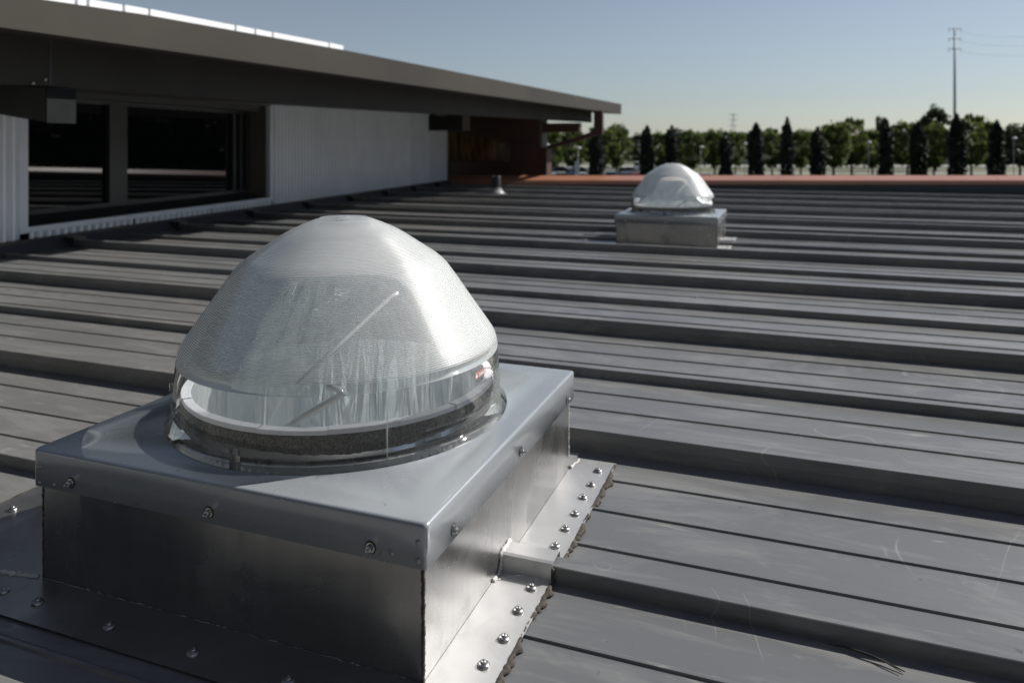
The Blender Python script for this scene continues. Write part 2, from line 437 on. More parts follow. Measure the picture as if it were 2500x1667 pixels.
slab('header_track', 2.7, 5.9, -.03, .03, 1.175, 1.195, M['reveal'])
wslab('frame', 2.8, 5.86, -.27, -.235, .215, .262, M['frame'])
wslab('frame', 2.8, 5.86, -.27, -.235, 1.085, 1.12, M['frame'])
wslab('mullion', 3.84, 4.04, -.27, -.215, .262, 1.085, M['frame'])
wslab('frame', 2.86, 2.90, -.27, -.235, .262, 1.085, M['frame'])
wslab('frame', 5.58, 5.63, -.27, -.230, .262, 1.085, M['frame'])
wslab('frame', 5.68, 5.72, -.27, -.215, .262, 1.085, M['frame'])
wslab('frame', 5.78, 5.86, -.27, -.205, .262, 1.085, M['frame'])
wslab('glass', 2.90, 3.84, -.262, -.254, .262, 1.085, M['glass'])
wslab('glass', 4.04, 5.58, -.262, -.254, .262, 1.085, M['glass'])
wslab('glass', 5.63, 5.68, -.262, -.254, .262, 1.085, M['glass'])
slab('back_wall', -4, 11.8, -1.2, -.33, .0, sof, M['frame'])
# eave: slab, fascia, boxed soffit
def ztop(y):
    K = [(-4, 1.41), (1.75, 1.469), (2.4, 1.497), (4.4, 1.536), (9.3, 1.585), (15.45, 1.646)]
    for (a, za), (b, zb) in zip(K, K[1:]):
        if y <= b: return za+(zb-za)*(y-a)/(b-a)
    return K[-1][1]
zbot = lambda y: 1.287+.0090*y
ys = [-4, -2, 0, 1.75, 2.4, 4.4, 6.8, 9.3, 12.4, 15.4]
bm = BM(); rows = []
for y in ys:
    t, b = ztop(y), zbot(y)
    rows.append([L(p) for p in [(-3.0, y, b), (-3.0, y, t), (-3.02, y, t+.004), (-9.5, y, t+.35), (-9.5, y, t+.2), (-3.06, y, b)]])
V = strip(bm, rows, True); bm.faces.new(V[0][::-1]); bm.faces.new(V[-1]); obj('eave_fascia', bm, M['bronze'], bld)
zs = lambda y: 1.055 + (.0065*max(0, y)) + max(0, y-5)*.0062
bm = BM(); rows = []
for y in (-4, -1, 1.5, 4, 6.5, 9, 11.5, 13.95):
    rows.append([L(p) for p in [(-3.3, y, zs(y)), (-3.3, y, zbot(y)+.02), (-7.5, y, zbot(y)+.2), (-7.5, y, zs(y)+.25)]])
V = strip(bm, rows, True); bm.faces.new(V[0][::-1]); bm.faces.new(V[-1]); obj('soffit', bm, M['soffit'], bld)
bm = BM(); box(bm, -3.32, -3.297, 2.02, 2.03, 1.07, 1.32)
for v in bm.verts: v.co -= B0
obj('soffit_joint', bm, M['frame'], bld)
def bbox(name, x0, x1, y0, y1, z0, z1, m, bev=0, parent=None):
    bm = BM(); box(bm, x0, x1, y0, y1, z0, z1, bev)
    for v in bm.verts: v.co -= B0
    return obj(name, bm, m, parent or bld)
def ring4(p, y0, y1, z0, z1, d=(0, 0, 0)):
    return [L((p+d[0], y0+d[1], z0+d[2])), L((p+d[0], y1+d[1], z0+d[2])), L((p+d[0], y1+d[1], z1+d[2])), L((p+d[0], y0+d[1], z1+d[2]))]
bm = BM(); prism(bm, ring4(-3.30, 2.00, 2.17, .872, 1.055), ring4(-3.30, 2.00, 2.17, .872, 1.055, (-1.35, .56, .107))); obj('outrigger_beam', bm, M['soffit'], bld)
bbox('beam_end_plate', -3.299, -3.288, 1.996, 2.174, .868, 1.060, M['shaded'], .002)
bbox('outrigger_beam', -5.5, -4.80, 10.85, 11.15, 1.0, 1.26, M['soffit'], .004)
bbox('beam_end_plate', -4.799, -4.785, 10.845, 11.155, .995, 1.265, M['reveal'], .002)
bbox('outrigger_beam', -6.5, -3.30, 12.98, 13.15, .99, 1.17, M['redbrown'], .004)
# eave brackets' fixings seen by the left beam
for y, z in ((1.92, 1.075), (1.99, 1.10)):
    o = obj('bracket_fixing', smm, None, bld, loc=L((-3.29, y, z))); o.rotation_euler = (0, R(90), 0)
# white roofing lengths standing on the eave edge
st = [1.60, 1.98, 2.05, 2.28, 2.46, 3.19, 3.39, 3.58, 4.29, 4.51]
for a, b in zip(st, st[1:]):
    y0, y1 = a+.008, b-.012
    bm = BM(); prism(bm, [L(p) for p in [(-3.05, y0, ztop(y0)-.01), (-3.05, y0, ztop(y0)+.048), (-9.3, y0, ztop(y0)+.40), (-9.3, y0, ztop(y0)+.33)]],
                     [L(p) for p in [(-3.05, y1, ztop(y1)-.01), (-3.05, y1, ztop(y1)+.046), (-9.3, y1, ztop(y1)+.40), (-9.3, y1, ztop(y1)+.33)]])
    obj('roofing_length', bm, M['white'], bld)
# red-brown end bay beyond the wall
bay = tag(empty('end_bay', (-4.5, 13, 0)), 'dark red-brown steel end bay with amber-reflecting window, column and braced post under the eave tip', 'building')
B1 = Vector((-4.5, 13, 0))
def cb(name, x0, x1, y0, y1, z0, z1, m, bev=.003, parent=None):
    bm = BM(); box(bm, x0, x1, y0, y1, z0, z1, bev)
    for v in bm.verts: v.co -= B1
    return obj(name, bm, m, parent or bay)
cb('lower_wall', -9, -4.72, 13.0, 13.4, GZ, .415, M['redbrown'])
wf = cb('window', -9, -4.72, 13.02, 13.06, .40, .43, M['frame'])
cb('pane', -9, -4.72, 13.05, 13.07, .43, 1.25, M['amber'], 0, wf)
cb('column', -4.71, -4.10, 12.95, 13.35, GZ, 1.30, M['redbrown'], .006)
cb('column_plate', -4.70, -4.09, 12.935, 12.949, GZ, .795, M['redbrown'])
cb('column_edge', -4.098, -4.04, 12.97, 13.30, .70, 1.27, M['reveal'])
cb('column_foot', -4.098, -3.95, 12.97, 13.30, GZ, .69, M['redbrown'])
bm = BM()
A = [(-9, 12.96, 1.30), (-9, 12.96, 1.06), (-6.05, 12.96, 1.02), (-5.4, 12.96, .92), (-4.71, 12.96, .76), (-4.71, 12.96, 1.34)]
prism(bm, [Vector(p)-B1 for p in A], [Vector((p[0], 13.045, p[2]))-B1 for p in A]); obj('haunch_beam', bm, M['redbrown'], bay)
bm = BM()
A = [(-3.96, 13.0, .655), (-3.96, 13.0, .735), (-3.4, 13.0, .885), (-3.02, 13.0, 1.02), (-3.02, 13.0, 1.40), (-2.85, 13.0, 1.40), (-2.85, 13.0, .95), (-3.0, 13.0, .925), (-3.4, 13.0, .80)]
prism(bm, [Vector(p)-B1 for p in A], [Vector((p[0], 13.1, p[2]))-B1 for p in A]); obj('braced_post', bm, M['redbrown'], bay)

# unseen wing added behind the camera to darken the faces turned to it
rear = tag(empty('rear_shade_wing', (1, -4.6, 0)), 'tall dark unseen wing added behind the camera to shade faces turned to it', 'building')
def rb(name, x0, x1, y0, y1, z0, z1, m, parent=None):
    bm = BM(); box(bm, x0-1, x1-1, y0+4.6, y1+4.6, z0, z1, .01); return obj(name, bm, m, parent or rear)
rb('wall', -9, 11, -9, -4.62, GZ, 4.6, M['soffit'])
for k in range(13): rb('rear_shade_panel', -8.95+k*1.53, -7.46+k*1.53, -4.615, -4.58, .05, 4.5, M['frame'])
rb('fascia', -9.2, 11.2, -9.2, -4.3, 4.61, 4.95, M['bronze'])

# ------------------------------------------------------------------ tubular skylight
CX, CY, CT = -.375, .375, .227         # dome centre, height of the cap top
sky1 = tag(empty('tubular_skylight', (CX, CY, 0)), 'large domed prismatic skylight on a grey capped metal curb, nearest the camera', 'skylight', 'tubular skylights on the roof')
S0 = Vector((CX, CY, 0))
def so(name, bm, m, parent=None, smooth=False):
    if isinstance(bm, bmesh.types.BMesh):
        for v in bm.verts: v.co -= S0
    return obj(name, bm, m, parent or sky1, smooth)
# curb: four folded sheets
bm = BM(); box(bm, -.742, -.008, .008, .011, .0, .20); so('curb_sheet', bm, M['curb'])
bm = BM(); box(bm, -.011, -.008, .0115, .7385, .0, .20); so('curb_sheet', bm, M['curb'])
bm = BM(); box(bm, -.742, -.739, .0115, .7385, .0, .20); so('curb_sheet', bm, M['curb'])
bm = BM(); box(bm, -.742, -.008, .739, .742, .0, .20); so('curb_sheet', bm, M['curb'])
# corner seams
def seam(x, y, z0, z1, rad=.004, m='sealant', n=70, name='corner_seam'):
    pts = [(x+random.uniform(-.0005, .0005), y+random.uniform(-.0005, .0005), z0+(z1-z0)*i/n) for i in range(n+1)]
    bm = tube(BM(), pts, [rad*random.uniform(.75, 1.1) for _ in pts], 6); return so(name, bm, M[m], smooth=True)
seam(-.0095, .0095, .0, .168, .0032); seam(-.7405, .0095, .0, .168, .003); seam(-.0095, .740, .02, .168, .0025, 'bead')
# cap with the round hole
def square_pt(a, h, rc):
    c, s = math.cos(a), math.sin(a); k = 1/max(abs(c), abs(s)); x, y = c*k*h, s*k*h
    # round the corners
    q = h-rc
    if abs(x) > q and abs(y) > q:
        d = Vector((c, s)); cc = Vector((math.copysign(q, c), math.copysign(q, s)))
        b = d.dot(cc); disc = b*b-(cc.dot(cc)-rc*rc); t = b+math.sqrt(max(0, disc)); return d.x*t, d.y*t
    return x, y
angs = sorted(set([2*math.pi*i/96 for i in range(96)] + [math.pi/4+math.pi/2*k+d for k in range(4) for d in (-.012, -.006, 0, .006, .012)]))
bm = BM(); rows = []
for h, z, rc in [(.375, .166, .004), (.375, .2200, .004), (.3750, .2232, .004), (.3745, .2252, .004), (.3732, .2266, .005), (.3712, .2271, .006), (.3690, .2272, .006), (.34, .2274, .008)]:
    rows.append([(CX+square_pt(a, h, rc)[0], CY+square_pt(a, h, rc)[1], z) for a in angs])
rows.append([(CX+.300*math.cos(a), CY+.300*math.sin(a), .228) for a in angs])
rows.append([(CX+.300*math.cos(a), CY+.300*math.sin(a), .24) for a in angs])
strip(bm, rows, True); cap = so('cap', bm, M['cap'], smooth=True)
md = cap.modifiers.new('thick', 'SOLIDIFY'); md.thickness = -.0018; md.offset = -1
# rivets on the cap corners
def rivet(p, axis, r=.0036):
    bm = lathe([(0, .0022), (r*.5, .002), (r*.9, .001), (r, 0)], 10)
    o = so('rivet', BM(), None); o.data = obj('tmp', bm, M['screw'], smooth=True).data
    bpy.data.objects.remove([q for q in C.objects if q.name.startswith('tmp')][0])
    o.location = Vector(p)-S0; o.rotation_euler = axis; return o
FR = (R(90), 0, 0); SD = (0, R(90), 0)
for p in ((-.737, -.0019, .199), (-.737, -.0019, .172), (-.702, -.0019, .174), (-.012, -.0019, .203), (-.012, -.0019, .177), (-.053, -.0019, .180)): rivet(p, FR)
def bolt_at(p, rot, big=1):
    b = so('bolt', BM(), None); b.data.materials.append(M['steel'])
    bm = BM(); lathe([(0, .0125), (.0052, .0125), (.0062, .0115), (.0062, .0045), (.0062, .0042)], 6, bm=bm)
    lathe([(.0062, .0044), (.0092, .0040), (.0092, .0028), (.006, .0026)], 20, bm=bm)
    lathe([(0, .0195), (.0022, .0195), (.0026, .0125)], 8, bm=bm)
    bmesh.ops.recalc_face_normals(bm, faces=bm.faces); bm.to_mesh(b.data); bm.free()
    b.location = Vector(p)-S0; b.rotation_euler = rot; b.scale = (.80, .80, .68)
    bm = lathe([(.004, .0028), (.0115, .0026), (.0125, .001), (.0125, 0)], 20); obj('washer', bm, M['rubber'], b, True)
for p in ((-.664, -.0004, .183), (-.373, -.0004, .183), (-.087, -.0004, .182)): bolt_at(p, FR)
for p in ((.0004, .690, .181), (.0004, .380, .184), (.0004, .084, .182)): bolt_at(p, SD)
# flashing round the curb, stepping over the small rib
def flange_profile(y0, y1):
    pr = [(y0, .004)]
    if y0 < .29 and y1 > .35: pr += [(.2995, .004), (.3005, .0335), (.3055, .0355), (.3405, .0355), (.3445, .033), (.3455, .004)]
    return pr+[(y1, .004)]
def flange(x0, x1, y0, y1, m='flash', name='flashing'):
    pr = flange_profile(y0, y1); bm = BM()
    strip(bm, [[(x0, y, z) for y, z in pr], [(x1, y, z) for y, z in pr]])
    o = so(name, bm, M[m]); md = o.modifiers.new('t', 'SOLIDIFY'); md.thickness = .0012; md.offset = 0; return o
flange(-.0075, .0885, -.092, .805); flange(-1.07, -.7425, -.0895, .805, 'flash_shade')
bm = BM(); box(bm, -.742, -.008, -.090, .0075, .0034, .0046); so('flashing', bm, M['flash_shade'])
bm = BM(); box(bm, -.742, -.008, .743, .83, .0034, .0046); so('flashing', bm, M['flash'])
def screw_at(x, y, z=.0048):
    s = so('screw', BM(), None); s.data.materials.append(M['screw'])
    bm = lathe([(.0105, 0), (.0105, .0016), (.0088, .0038), (.0062, .0050), (.0050, .0052)], 18)
    lathe([(.0050, .0050), (.0046, .0078), (.0030, .0082), (.0018, .0066), (0, .0064)], 8, bm=bm)
    bmesh.ops.recalc_face_normals(bm, faces=bm.faces); bm.to_mesh(s.data); bm.free()
    for p in s.data.polygons: p.use_smooth = True
    s.scale = (.92,)*3; s.location = Vector((x, y, z))-S0; s.rotation_euler = (random.uniform(-.08, .08), random.uniform(-.08, .08), random.uniform(0, 3))
for x, y in ((.058, .748), (.061, .676), (.059, .612), (.062, .538), (.060, .474), (.060, .408), (.061, .268), (.061, .202), (.064, .131), (.057, .067), (.060, .0), (.055, -.06),
             (-1.021, .157), (-1.02, .235), (-1.02, .08), (-1.015, .0), (-.94, -.05), (-.86, -.047), (-.763, -.045), (-.681, -.048), (-.519, -.054), (-.353, -.056), (-.185, -.057)): screw_at(x, y)
# brown sealant squeezed out below the flashing edge
def squeeze(path, name='sealant', m='sealant', wid=.0075, hgt=.0065, sd=1):
    rnd = random.Random(sd); pts = []
    for (a, b) in zip(path[:-1], path[1:]):
        n = max(3, int((Vector(b)-Vector(a)).length/.004))
        for i in range(n): pts.append(Vector(a).lerp(Vector(b), i/n))
    g = 0; rr = []; q = []
    for p in pts:
        g = .88*g + .12*rnd.uniform(-1, 1)*5.0
        q.append(p+Vector((g*.004, rnd.uniform(-.001, .001), rnd.uniform(-.0008, .0008))))
        rr.append(max(.0016, wid*.55*(1+g*.8)*rnd.uniform(.9, 1.1)))
    bm = tube(BM(), q, rr, 8)
    for v in bm.verts: v.co.z = max(.0005, min(v.co.z, hgt if v.co.z < .02 else 9))
    return so(name, bm, M[m], smooth=True)
squeeze([(.088, -.09, .003), (.0885, .296, .003)], sd=3); squeeze([(.089, .35, .003), (.0885, .80, .003)], sd=5)
squeeze([(.0895, .298, .004), (.0895, .3005, .030)], wid=.006, sd=6, hgt=1); squeeze([(-1.071, .1, .003), (-1.071, .29, .003)], sd=8)
# pale sealant beads in the corners
def bead(path, r, sd, name='sealant_bead'):
    rnd = random.Random(sd); pts = []
    for a, b in zip(path[:-1], path[1:]):
        n = max(3, int((Vector(b)-Vector(a)).length/.004))
        for i in range(n): pts.append(Vector(a).lerp(Vector(b), i/n)+Vector([rnd.uniform(-.0012, .0012) for _ in range(3)]))
    return so(name, tube(BM(), pts, [r*rnd.uniform(.6, 1.4) for _ in pts], 7), M['bead'], smooth=True)
bead([(-.0065, .262, .0045), (-.006, .296, .006), (-.006, .3005, .034), (-.006, .344, .036), (-.0065, .349, .006)], .0040, 2)
bead([(-.005, .268, .0045), (.03, .297, .005), (.087, .298, .005)], .0012, 4)
bead([(-.006, .742, .006), (-.004, .765, .005), (.001, .80, .005)], .0028, 5)
bead([(-.742, .0065, .0045), (-.02, .0068, .0040)], .0004, 6)
bead([(-.85, -.012, .005), (-.80, -.004, .005), (-.745, .004, .006)], .004, 9)
# dome
bm = BM()
dome_c = (CX, CY, CT+.001)
prof = [(.3005, .012), (.3285, .001), (.3295, .003), (.3290, .0065), (.3175, .0095), (.3155, .014), (.3150, .05), (.3125, .095), (.3105, .118)]
lathe(prof, 128, c=dome_c, bm=bm); so('dome_collar', bm, M['clear'], smooth=True)
bm = BM()
bm.free()
for a0, a1 in ((-32, 8), (-140, -105)):
    for h in (.0215, .038):
        so('collar_rib', lathe([(.3160, h), (.3178, h+.0022), (.3160, h+.0044)], 40, R(a0), R(a1), dome_c), M['clear'], smooth=True)
key = [(.3105, .118), (.3090, .128), (.3060, .138), (.3010, .147), (.2950, .156), (.225, .257), (.209, .279), (.198, .2905), (.184, .3015), (.120, .3435), (.106, .3515), (.092, .3580), (.078, .3640), (.054, .3735)]
def along(key, step):
    out = []; d = 0
    for (r0, z0), (r1, z1) in zip(key, key[1:]):
        l = math.hypot(r1-r0, z1-z0); n = max(1, round(l/step))
        for i in range(n): out.append((r0+(r1-r0)*i/n, z0+(z1-z0)*i/n, (z1-z0)/l, (r0-r1)/l))
    return out+[(key[-1][0], key[-1][1], 0, 1)]
outp = []
for i, (r, z, nr, nz) in enumerate(along(key, .00092)):
    a = .00034*math.sin(i*math.pi/2) if i > 16 else 0
    outp.append((r+nr*a, z+nz*a))
nr_ = len(outp)
outp += [(.050, .3745), (.047, .3765), (.043, .3750), (.012, .3752), (.011, .378), (.006, .379), (.0005, .379)]
inn = [(r-.0026*nr, z-.0026*nz) for r, z, nr, nz in along(key, .02)][::-1]
inn = [(.0005, .3715), (.05, .3705)] + inn
pp = outp + inn; SG = 144
V = []; F = []; MI = []
for r, z in pp:
    V += [(dome_c[0]-CX+r*math.cos(2*math.pi*k/SG), dome_c[1]-CY+r*math.sin(2*math.pi*k/SG), dome_c[2]+z) for k in range(SG)]
for i in range(len(pp)):
    j = (i+1) % len(pp)
    for k in range(SG):
        l = (k+1) % SG; F.append((i*SG+k, i*SG+l, j*SG+l, j*SG+k)); MI.append(1 if (16 < i < nr_-1 and i % 4 in (0, 1)) else 2 if i >= len(outp)-1 else 0)
me = mesh('prismatic_dome', V, F, M['prism'], True); me.materials.append(M['crest']); me.materials.append(M['clear']); me.polygons.foreach_set('material_index', MI); me.update()
bm.free(); obj('prismatic_dome', me, None, sky1)
# clips on the collar
for a, h0, h1 in ((-44.5, .006, .088), (-141, .01, .075), (60, .006, .085), (140, .006, .085)):
    bm = BM(); box(bm, .3155, .3215, -.0011, .0011, h0, h1, .0006)
    bmesh.ops.rotate(bm, verts=bm.verts, matrix=Matrix.Rotation(R(a), 3, 'Z'))
    for v in bm.verts: v.co += Vector(dome_c)
    so('dome_clip', bm, M['clear'])
# turret ring, pile strip, foam ring
c0 = (CX, CY, CT)
so('turret', lathe([(.318, .0008), (.3005, .0012), (.2992, .004), (.2985, .044), (.290, .046)], 128, c=c0), M['turret'], smooth=True)
rnd = random.Random(4); bm = BM(); n = 240; rows = [[], [], []]
for i in range(n):
    a = 2*math.pi*i/n; lo = .026+.005*math.sin(a*3+1)+rnd.uniform(-.0012, .0012); b = .3025+rnd.uniform(0, .002)
    for k, (r, z) in enumerate(((.2990, lo-.002), (b, lo+.010+rnd.uniform(-.002, .002)), (.2990, .0520+rnd.uniform(0, .0015)))):
        rows[k].append((CX+r*math.cos(a), CY+r*math.sin(a), CT+z))
strip(bm, rows, True); ps = so('pile_strip', bm, M['brush'])
# short pile hairs standing out of the strip
bm = BM()
for i in range(5200):
    a = rnd.uniform(0, 2*math.pi); z = rnd.uniform(.027, .0535); r0 = .3005; da = rnd.uniform(-.004, .004)
    p = [(r0, a-.0009, z), (r0, a+.0009, z), (r0+rnd.uniform(.003, .0065), a+da, z+rnd.uniform(-.003, .004))]
    bm.faces.new([bm.verts.new((CX+r*math.cos(t), CY+r*math.sin(t), CT+zz)) for r, t, zz in p])
ph = so('pile', bm, M['brush'], ps)
for k in range(16):
    a0 = 2*math.pi*k/16+.1; a1 = 2*math.pi*(k+1)/16+.1-.0012; h = .0610+(.0011 if k % 2 else 0); ro = .3000+(.0012 if k % 3 == 0 else 0)
    bm = BM(); lathe([(.2835, .0535), (.2835, h), (.2845, h+.0004), (ro-.001, h+.0004), (ro, h-.0004), (ro, .0535), (.2835, .0535)], 16, a0, a1, c0, bm)
    so('foam_strip', bm, M['foam'])
so('reflective_tube', lathe([(.2825, -.20), (.2822, -.14), (.2825, -.06), (.2828, .0), (.2830, .0605)], 128, c=c0), M['film'], smooth=True)
bm = BM(); bmesh.ops.create_circle(bm, cap_ends=True, radius=.283, segments=64, matrix=Matrix.Translation((CX, CY, .018))); so('tube_floor', bm, M['film'])
# curved reflector standing at the back inside the dome
bm = BM(); n = 26; lo = []; hi = []
for i in range(n+1):
    a = R(34+i*(165/n)); r = .235 + .006*(i % 2)
    tz = CT+.066+.170*min(1, 1.7*math.sin(math.pi*(i+1)/(n+2)))
    rr = r - .09*(tz-CT-.066)/.17
    lo.append((CX+(r+.035)*math.cos(a), CY+(r+.035)*math.sin(a), CT+.060)); hi.append((CX+rr*math.cos(a), CY+rr*math.sin(a), tz))
strip(bm, [lo, hi]); so('reflector', bm, M['film'])
# support rod
bm = tube(BM(), [(-.347, .098, .258), (-.29, .124, .298), (-.240, .147, .329), (-.231, .151, .334), (-.236, .153, .339), (-.266, .158, .341)], .0056, 12); so('support_rod', bm, M['rod'], smooth=True)
bm = tube(BM(), [(-.361, .20, .32), (-.32, .30, .384), (-.279, .40, .447), (-.270, .41, .452)], .0042, 10); so('support_rod', bm, M['rod'], smooth=True)
# screw through the turret
b = so('collar_screw', lathe([(0, .006), (.004, .006), (.005, .004), (.0085, .003), (.0095, 0)], 12), M['screw'], smooth=True)
b.data.transform(Matrix.Translation(S0)); aa = R(-93); b.location = (.2995*math.cos(aa), .2995*math.sin(aa), CT+.016); b.rotation_euler = (0, R(90), aa)
# labels
def txt(body, size, ang, r, z, m, name, parent=None, bold=0, al='LEFT'):
    cu = bpy.data.curves.new(name, 'FONT'); cu.body = body; cu.size = size; cu.align_x = al; cu.materials.append(M[m]); cu.offset = bold
    cu.space_line = .9
    o = bpy.data.objects.new(name, cu); C.objects.link(o); o.parent = parent or sky1
    me = bpy.data.meshes.new_from_object(o); bpy.data.objects.remove(o); me.materials.clear(); me.materials.append(M[m])
    o = bpy.data.objects.new(name, me); C.objects.link(o); o.parent = parent or sky1
    o.location = (r*math.cos(R(ang)), r*math.sin(R(ang)), CT+z); o.rotation_euler = (R(90), 0, R(ang+90)); return o
def curved_patch(a0, a1, z0, z1, r, m, name, parent=None):
    bm = BM(); lathe([(r, z0), (r, z1)], 10, R(a0), R(a1), c0, bm); return so(name, bm, M[m], parent)
lab = curved_patch(-34, -23.5, .004, .026, .2997, 'labelfilm', 'instruction_label')
for i, s in enumerate(['DOME SKYLIGHT MODEL 4', 'COVERED BY ONE OR MORE OF THE', 'FOLLOWING U.S. PATENTS 7,501,768', '8,601,757 & 8,371,078', 'PATENTS PENDING']):
    for j, ch in enumerate([s[k:k+7] for k in range(0, len(s), 7)]):
        txt(ch, .0040, -33.4+j*2.35, .3004, .0215-.0042*i, 'ink', 'label_text', lab)
dl = curved_patch(-9.5, -1.5, .0985, .1105, .3136, 'redfilm', 'warning_label')
txt('DANGER', .0085, -7.3, .3146, .1015, 'white', 'label_text', dl, .0002)
txt('RISK OF FALL', .0058, -8.8, .3146, .0915, 'ink', 'label_text', dl)
txt('KEEP OFF', .0058, -6.8, .3150, .0845, 'ink', 'label_text', dl)
bm = BM(); a = R(-8.6)
def dp(aa, z, r=.3142): return (CX+r*math.cos(R(aa)), CY+r*math.sin(R(aa)), CT+z)
bm.faces.new([bm.verts.new(dp(*q)) for q in ((-9.2, .1005), (-7.7, .1005), (-8.45, .1085))]); so('warning_triangle', bm, M['white'], dl)
rnd = random.Random(9)
pts = [dp(4+2.2*math.sin(i*.9)+i*.05, .112-.0022*i+rnd.uniform(-.002, .002), .3150) for i in range(15)]
so('marker_scrawl', tube(BM(), pts, .0007, 5), M['ink'])

# second skylight, further up the roof
OFF = Vector((.015, 4.30, 0))
sky2 = copy_tree(sky1); sky2.location = Vector((CX-.012, CY+4.63, 0))
sky2['label'] = 'smaller-looking domed skylight further across the roof in front of the parapet'
sky2.scale = (1.005, 1, 1)
for ch in list(sky2.children):
    if ch.name.startswith(('instruction_label', 'warning_label', 'marker_scrawl')):
        for g in list(ch.children): bpy.data.objects.remove(g)
        bpy.data.objects.remove(ch)

# ------------------------------------------------------------------ vent pipe, twig
vp = tag(empty('vent_pipe', (-3.648, 9.528, 0)), 'short black vent pipe in a pale cone boot standing on the far roof', 'pipe')
obj('pipe', lathe([(.065, .08), (.068, .27), (.066, .282), (.056, .282), (.056, .1)], 24), M['black'], vp, True)
bm = lathe([(.17, .002), (.165, .012), (.12, .03), (.105, .055), (.082, .075), (.078, .10), (.069, .105)], 24)
box(bm, -.19, .19, -.19, .19, .001, .005); obj('boot', bm, M['boot'], vp, False)
bm = BM()
tube(bm, [(.522, .292, .003), (.545, .289, .006), (.572, .283, .006), (.596, .277, .005), (.622, .266, .003)], [.0006, .0013, .0017, .0014, .0008], 6)
tube(bm, [(.575, .284, .006), (.598, .273, .006), (.617, .262, .004)], [.0006, .0010, .0006], 5)
tag(obj('twig', bm, M['twig']), 'thin dark twig lying on the roof below a rib', 'twig')

# ------------------------------------------------------------------ trees
def leaf_cards(n, sampler, size, rnd, m, name):
    V = []; F = []
    for i in range(n):
        p = sampler(rnd); s = size*rnd.uniform(.6, 1.4)
        u = Vector((rnd.gauss(0, 1), rnd.gauss(0, 1), rnd.gauss(0, .7))).normalized(); v = u.orthogonal().normalized()
        v = Matrix.Rotation(rnd.uniform(0, 6.28), 3, u) @ v; k = len(V)
        V += [p-u*s, p-v*s*.55, p+u*s, p+v*s*.55]; F.append((k, k+1, k+2, k+3))
    return mesh(name, V, F, m)
def broad_crown(seed, m, n=3600):
    rnd = random.Random(seed); cl = []
    for i in range(60):
        a = rnd.uniform(0, 6.28); z = rnd.uniform(-1, 1); r = math.sqrt(1-z*z)*rnd.uniform(.55, 1.0)
        cl.append((Vector((r*math.cos(a)*2.9, r*math.sin(a)*2.9, 4.7+z*2.75+(.5 if z > .4 else 0)*rnd.uniform(0, 1.6))), rnd.uniform(.5, .95)))
    def smp(rr):
        c, q = rr.choice(cl); d = Vector((rr.gauss(0, 1), rr.gauss(0, 1), rr.gauss(0, .75)))
        return c + d.normalized()*q*rr.uniform(.5, 1.05)
    return leaf_cards(n, smp, .26, rnd, m, 'crown')
crowns = [broad_crown(s, M['leaf']) for s in (1, 2, 3)] + [broad_crown(s, M['leaf2']) for s in (4, 5)]
def trunk_mesh(seed):
    rnd = random.Random(seed); bm = BM()
    tube(bm, [(0, 0, 0), (.05, .02, 1.4), (-.03, .05, 2.6), (.1, 0, 4.2)], [.22, .17, .14, .07], 8)
    for k in range(6):
        a = k*1.05+rnd.uniform(0, .5); h = rnd.uniform(2.2, 3.3)
        tube(bm, [(0, 0, h), (.8*math.cos(a), .8*math.sin(a), h+.9), (1.9*math.cos(a), 1.9*math.sin(a), h+2.2)], [.09, .06, .025], 6)
    bmesh.ops.recalc_face_normals(bm, faces=bm.faces); me = bpy.data.meshes.new('trunk'); bm.to_mesh(me); bm.free(); me.materials.append(M['bark']); return me
trunks = [trunk_mesh(1), trunk_mesh(2)]
def side(X):
    return ('behind the eave tip' if X < 1400 else 'left of the far skylight' if X < 1560 else 'right of the far skylight' if X < 1960 else 'left of the tall pylon' if X < 2330 else 'right of the tall pylon')
ORD = ['first', 'second', 'third', 'fourth', 'fifth', 'sixth', 'seventh', 'eighth', 'ninth', 'tenth', 'eleventh', 'twelfth', 'thirteenth', 'fourteenth', 'fifteenth', 'sixteenth', 'seventeenth', 'eighteenth', 'nineteenth', 'twentieth']
def tree(X, d, topY, wpx, v, label, group=None, name='broadleaf_tree'):
    """bearing, distance, height from the photo's crown top"""
    H = .75+(354-topY)/1830*d-GZ; sc = H/7.9; wsc = (wpx/1830*d)/6.4
    t = empty(name, far(X, d, GZ), random.uniform(0, 6.28)); t.scale = (wsc, wsc, sc)
    obj('crown', crowns[v], None, t); obj('trunk', trunks[v % 2], None, t)
    return tag(t, label, 'tree', group)
front = [(1345, 128, 322, 70, 0), (1400, 134, 325, 80, 1), (1468, 120, 318, 90, 2), (1505, 126, 310, 80, 0), (1612, 128, 330, 84, 1), (1690, 124, 326, 76, 2), (1745, 132, 322, 74, 0),
         (1795, 136, 328, 66, 1), (1885, 128, 322, 72, 2), (1955, 130, 322, 74, 0), (2035, 122, 310, 104, 1), (2080, 126, 300, 100, 2), (2130, 130, 322, 66, 0), (2215, 128, 306, 86, 1),
         (2280, 124, 308, 90, 0), (2372, 122, 292, 96, 2), (2412, 128, 304, 70, 1), (2490, 118, 308, 100, 3)]
for i, f in enumerate(front):
    tree(*f, '%s broadleaf tree from the left in the nearer green row' % ORD[i], 'broadleaf trees in the nearer row')
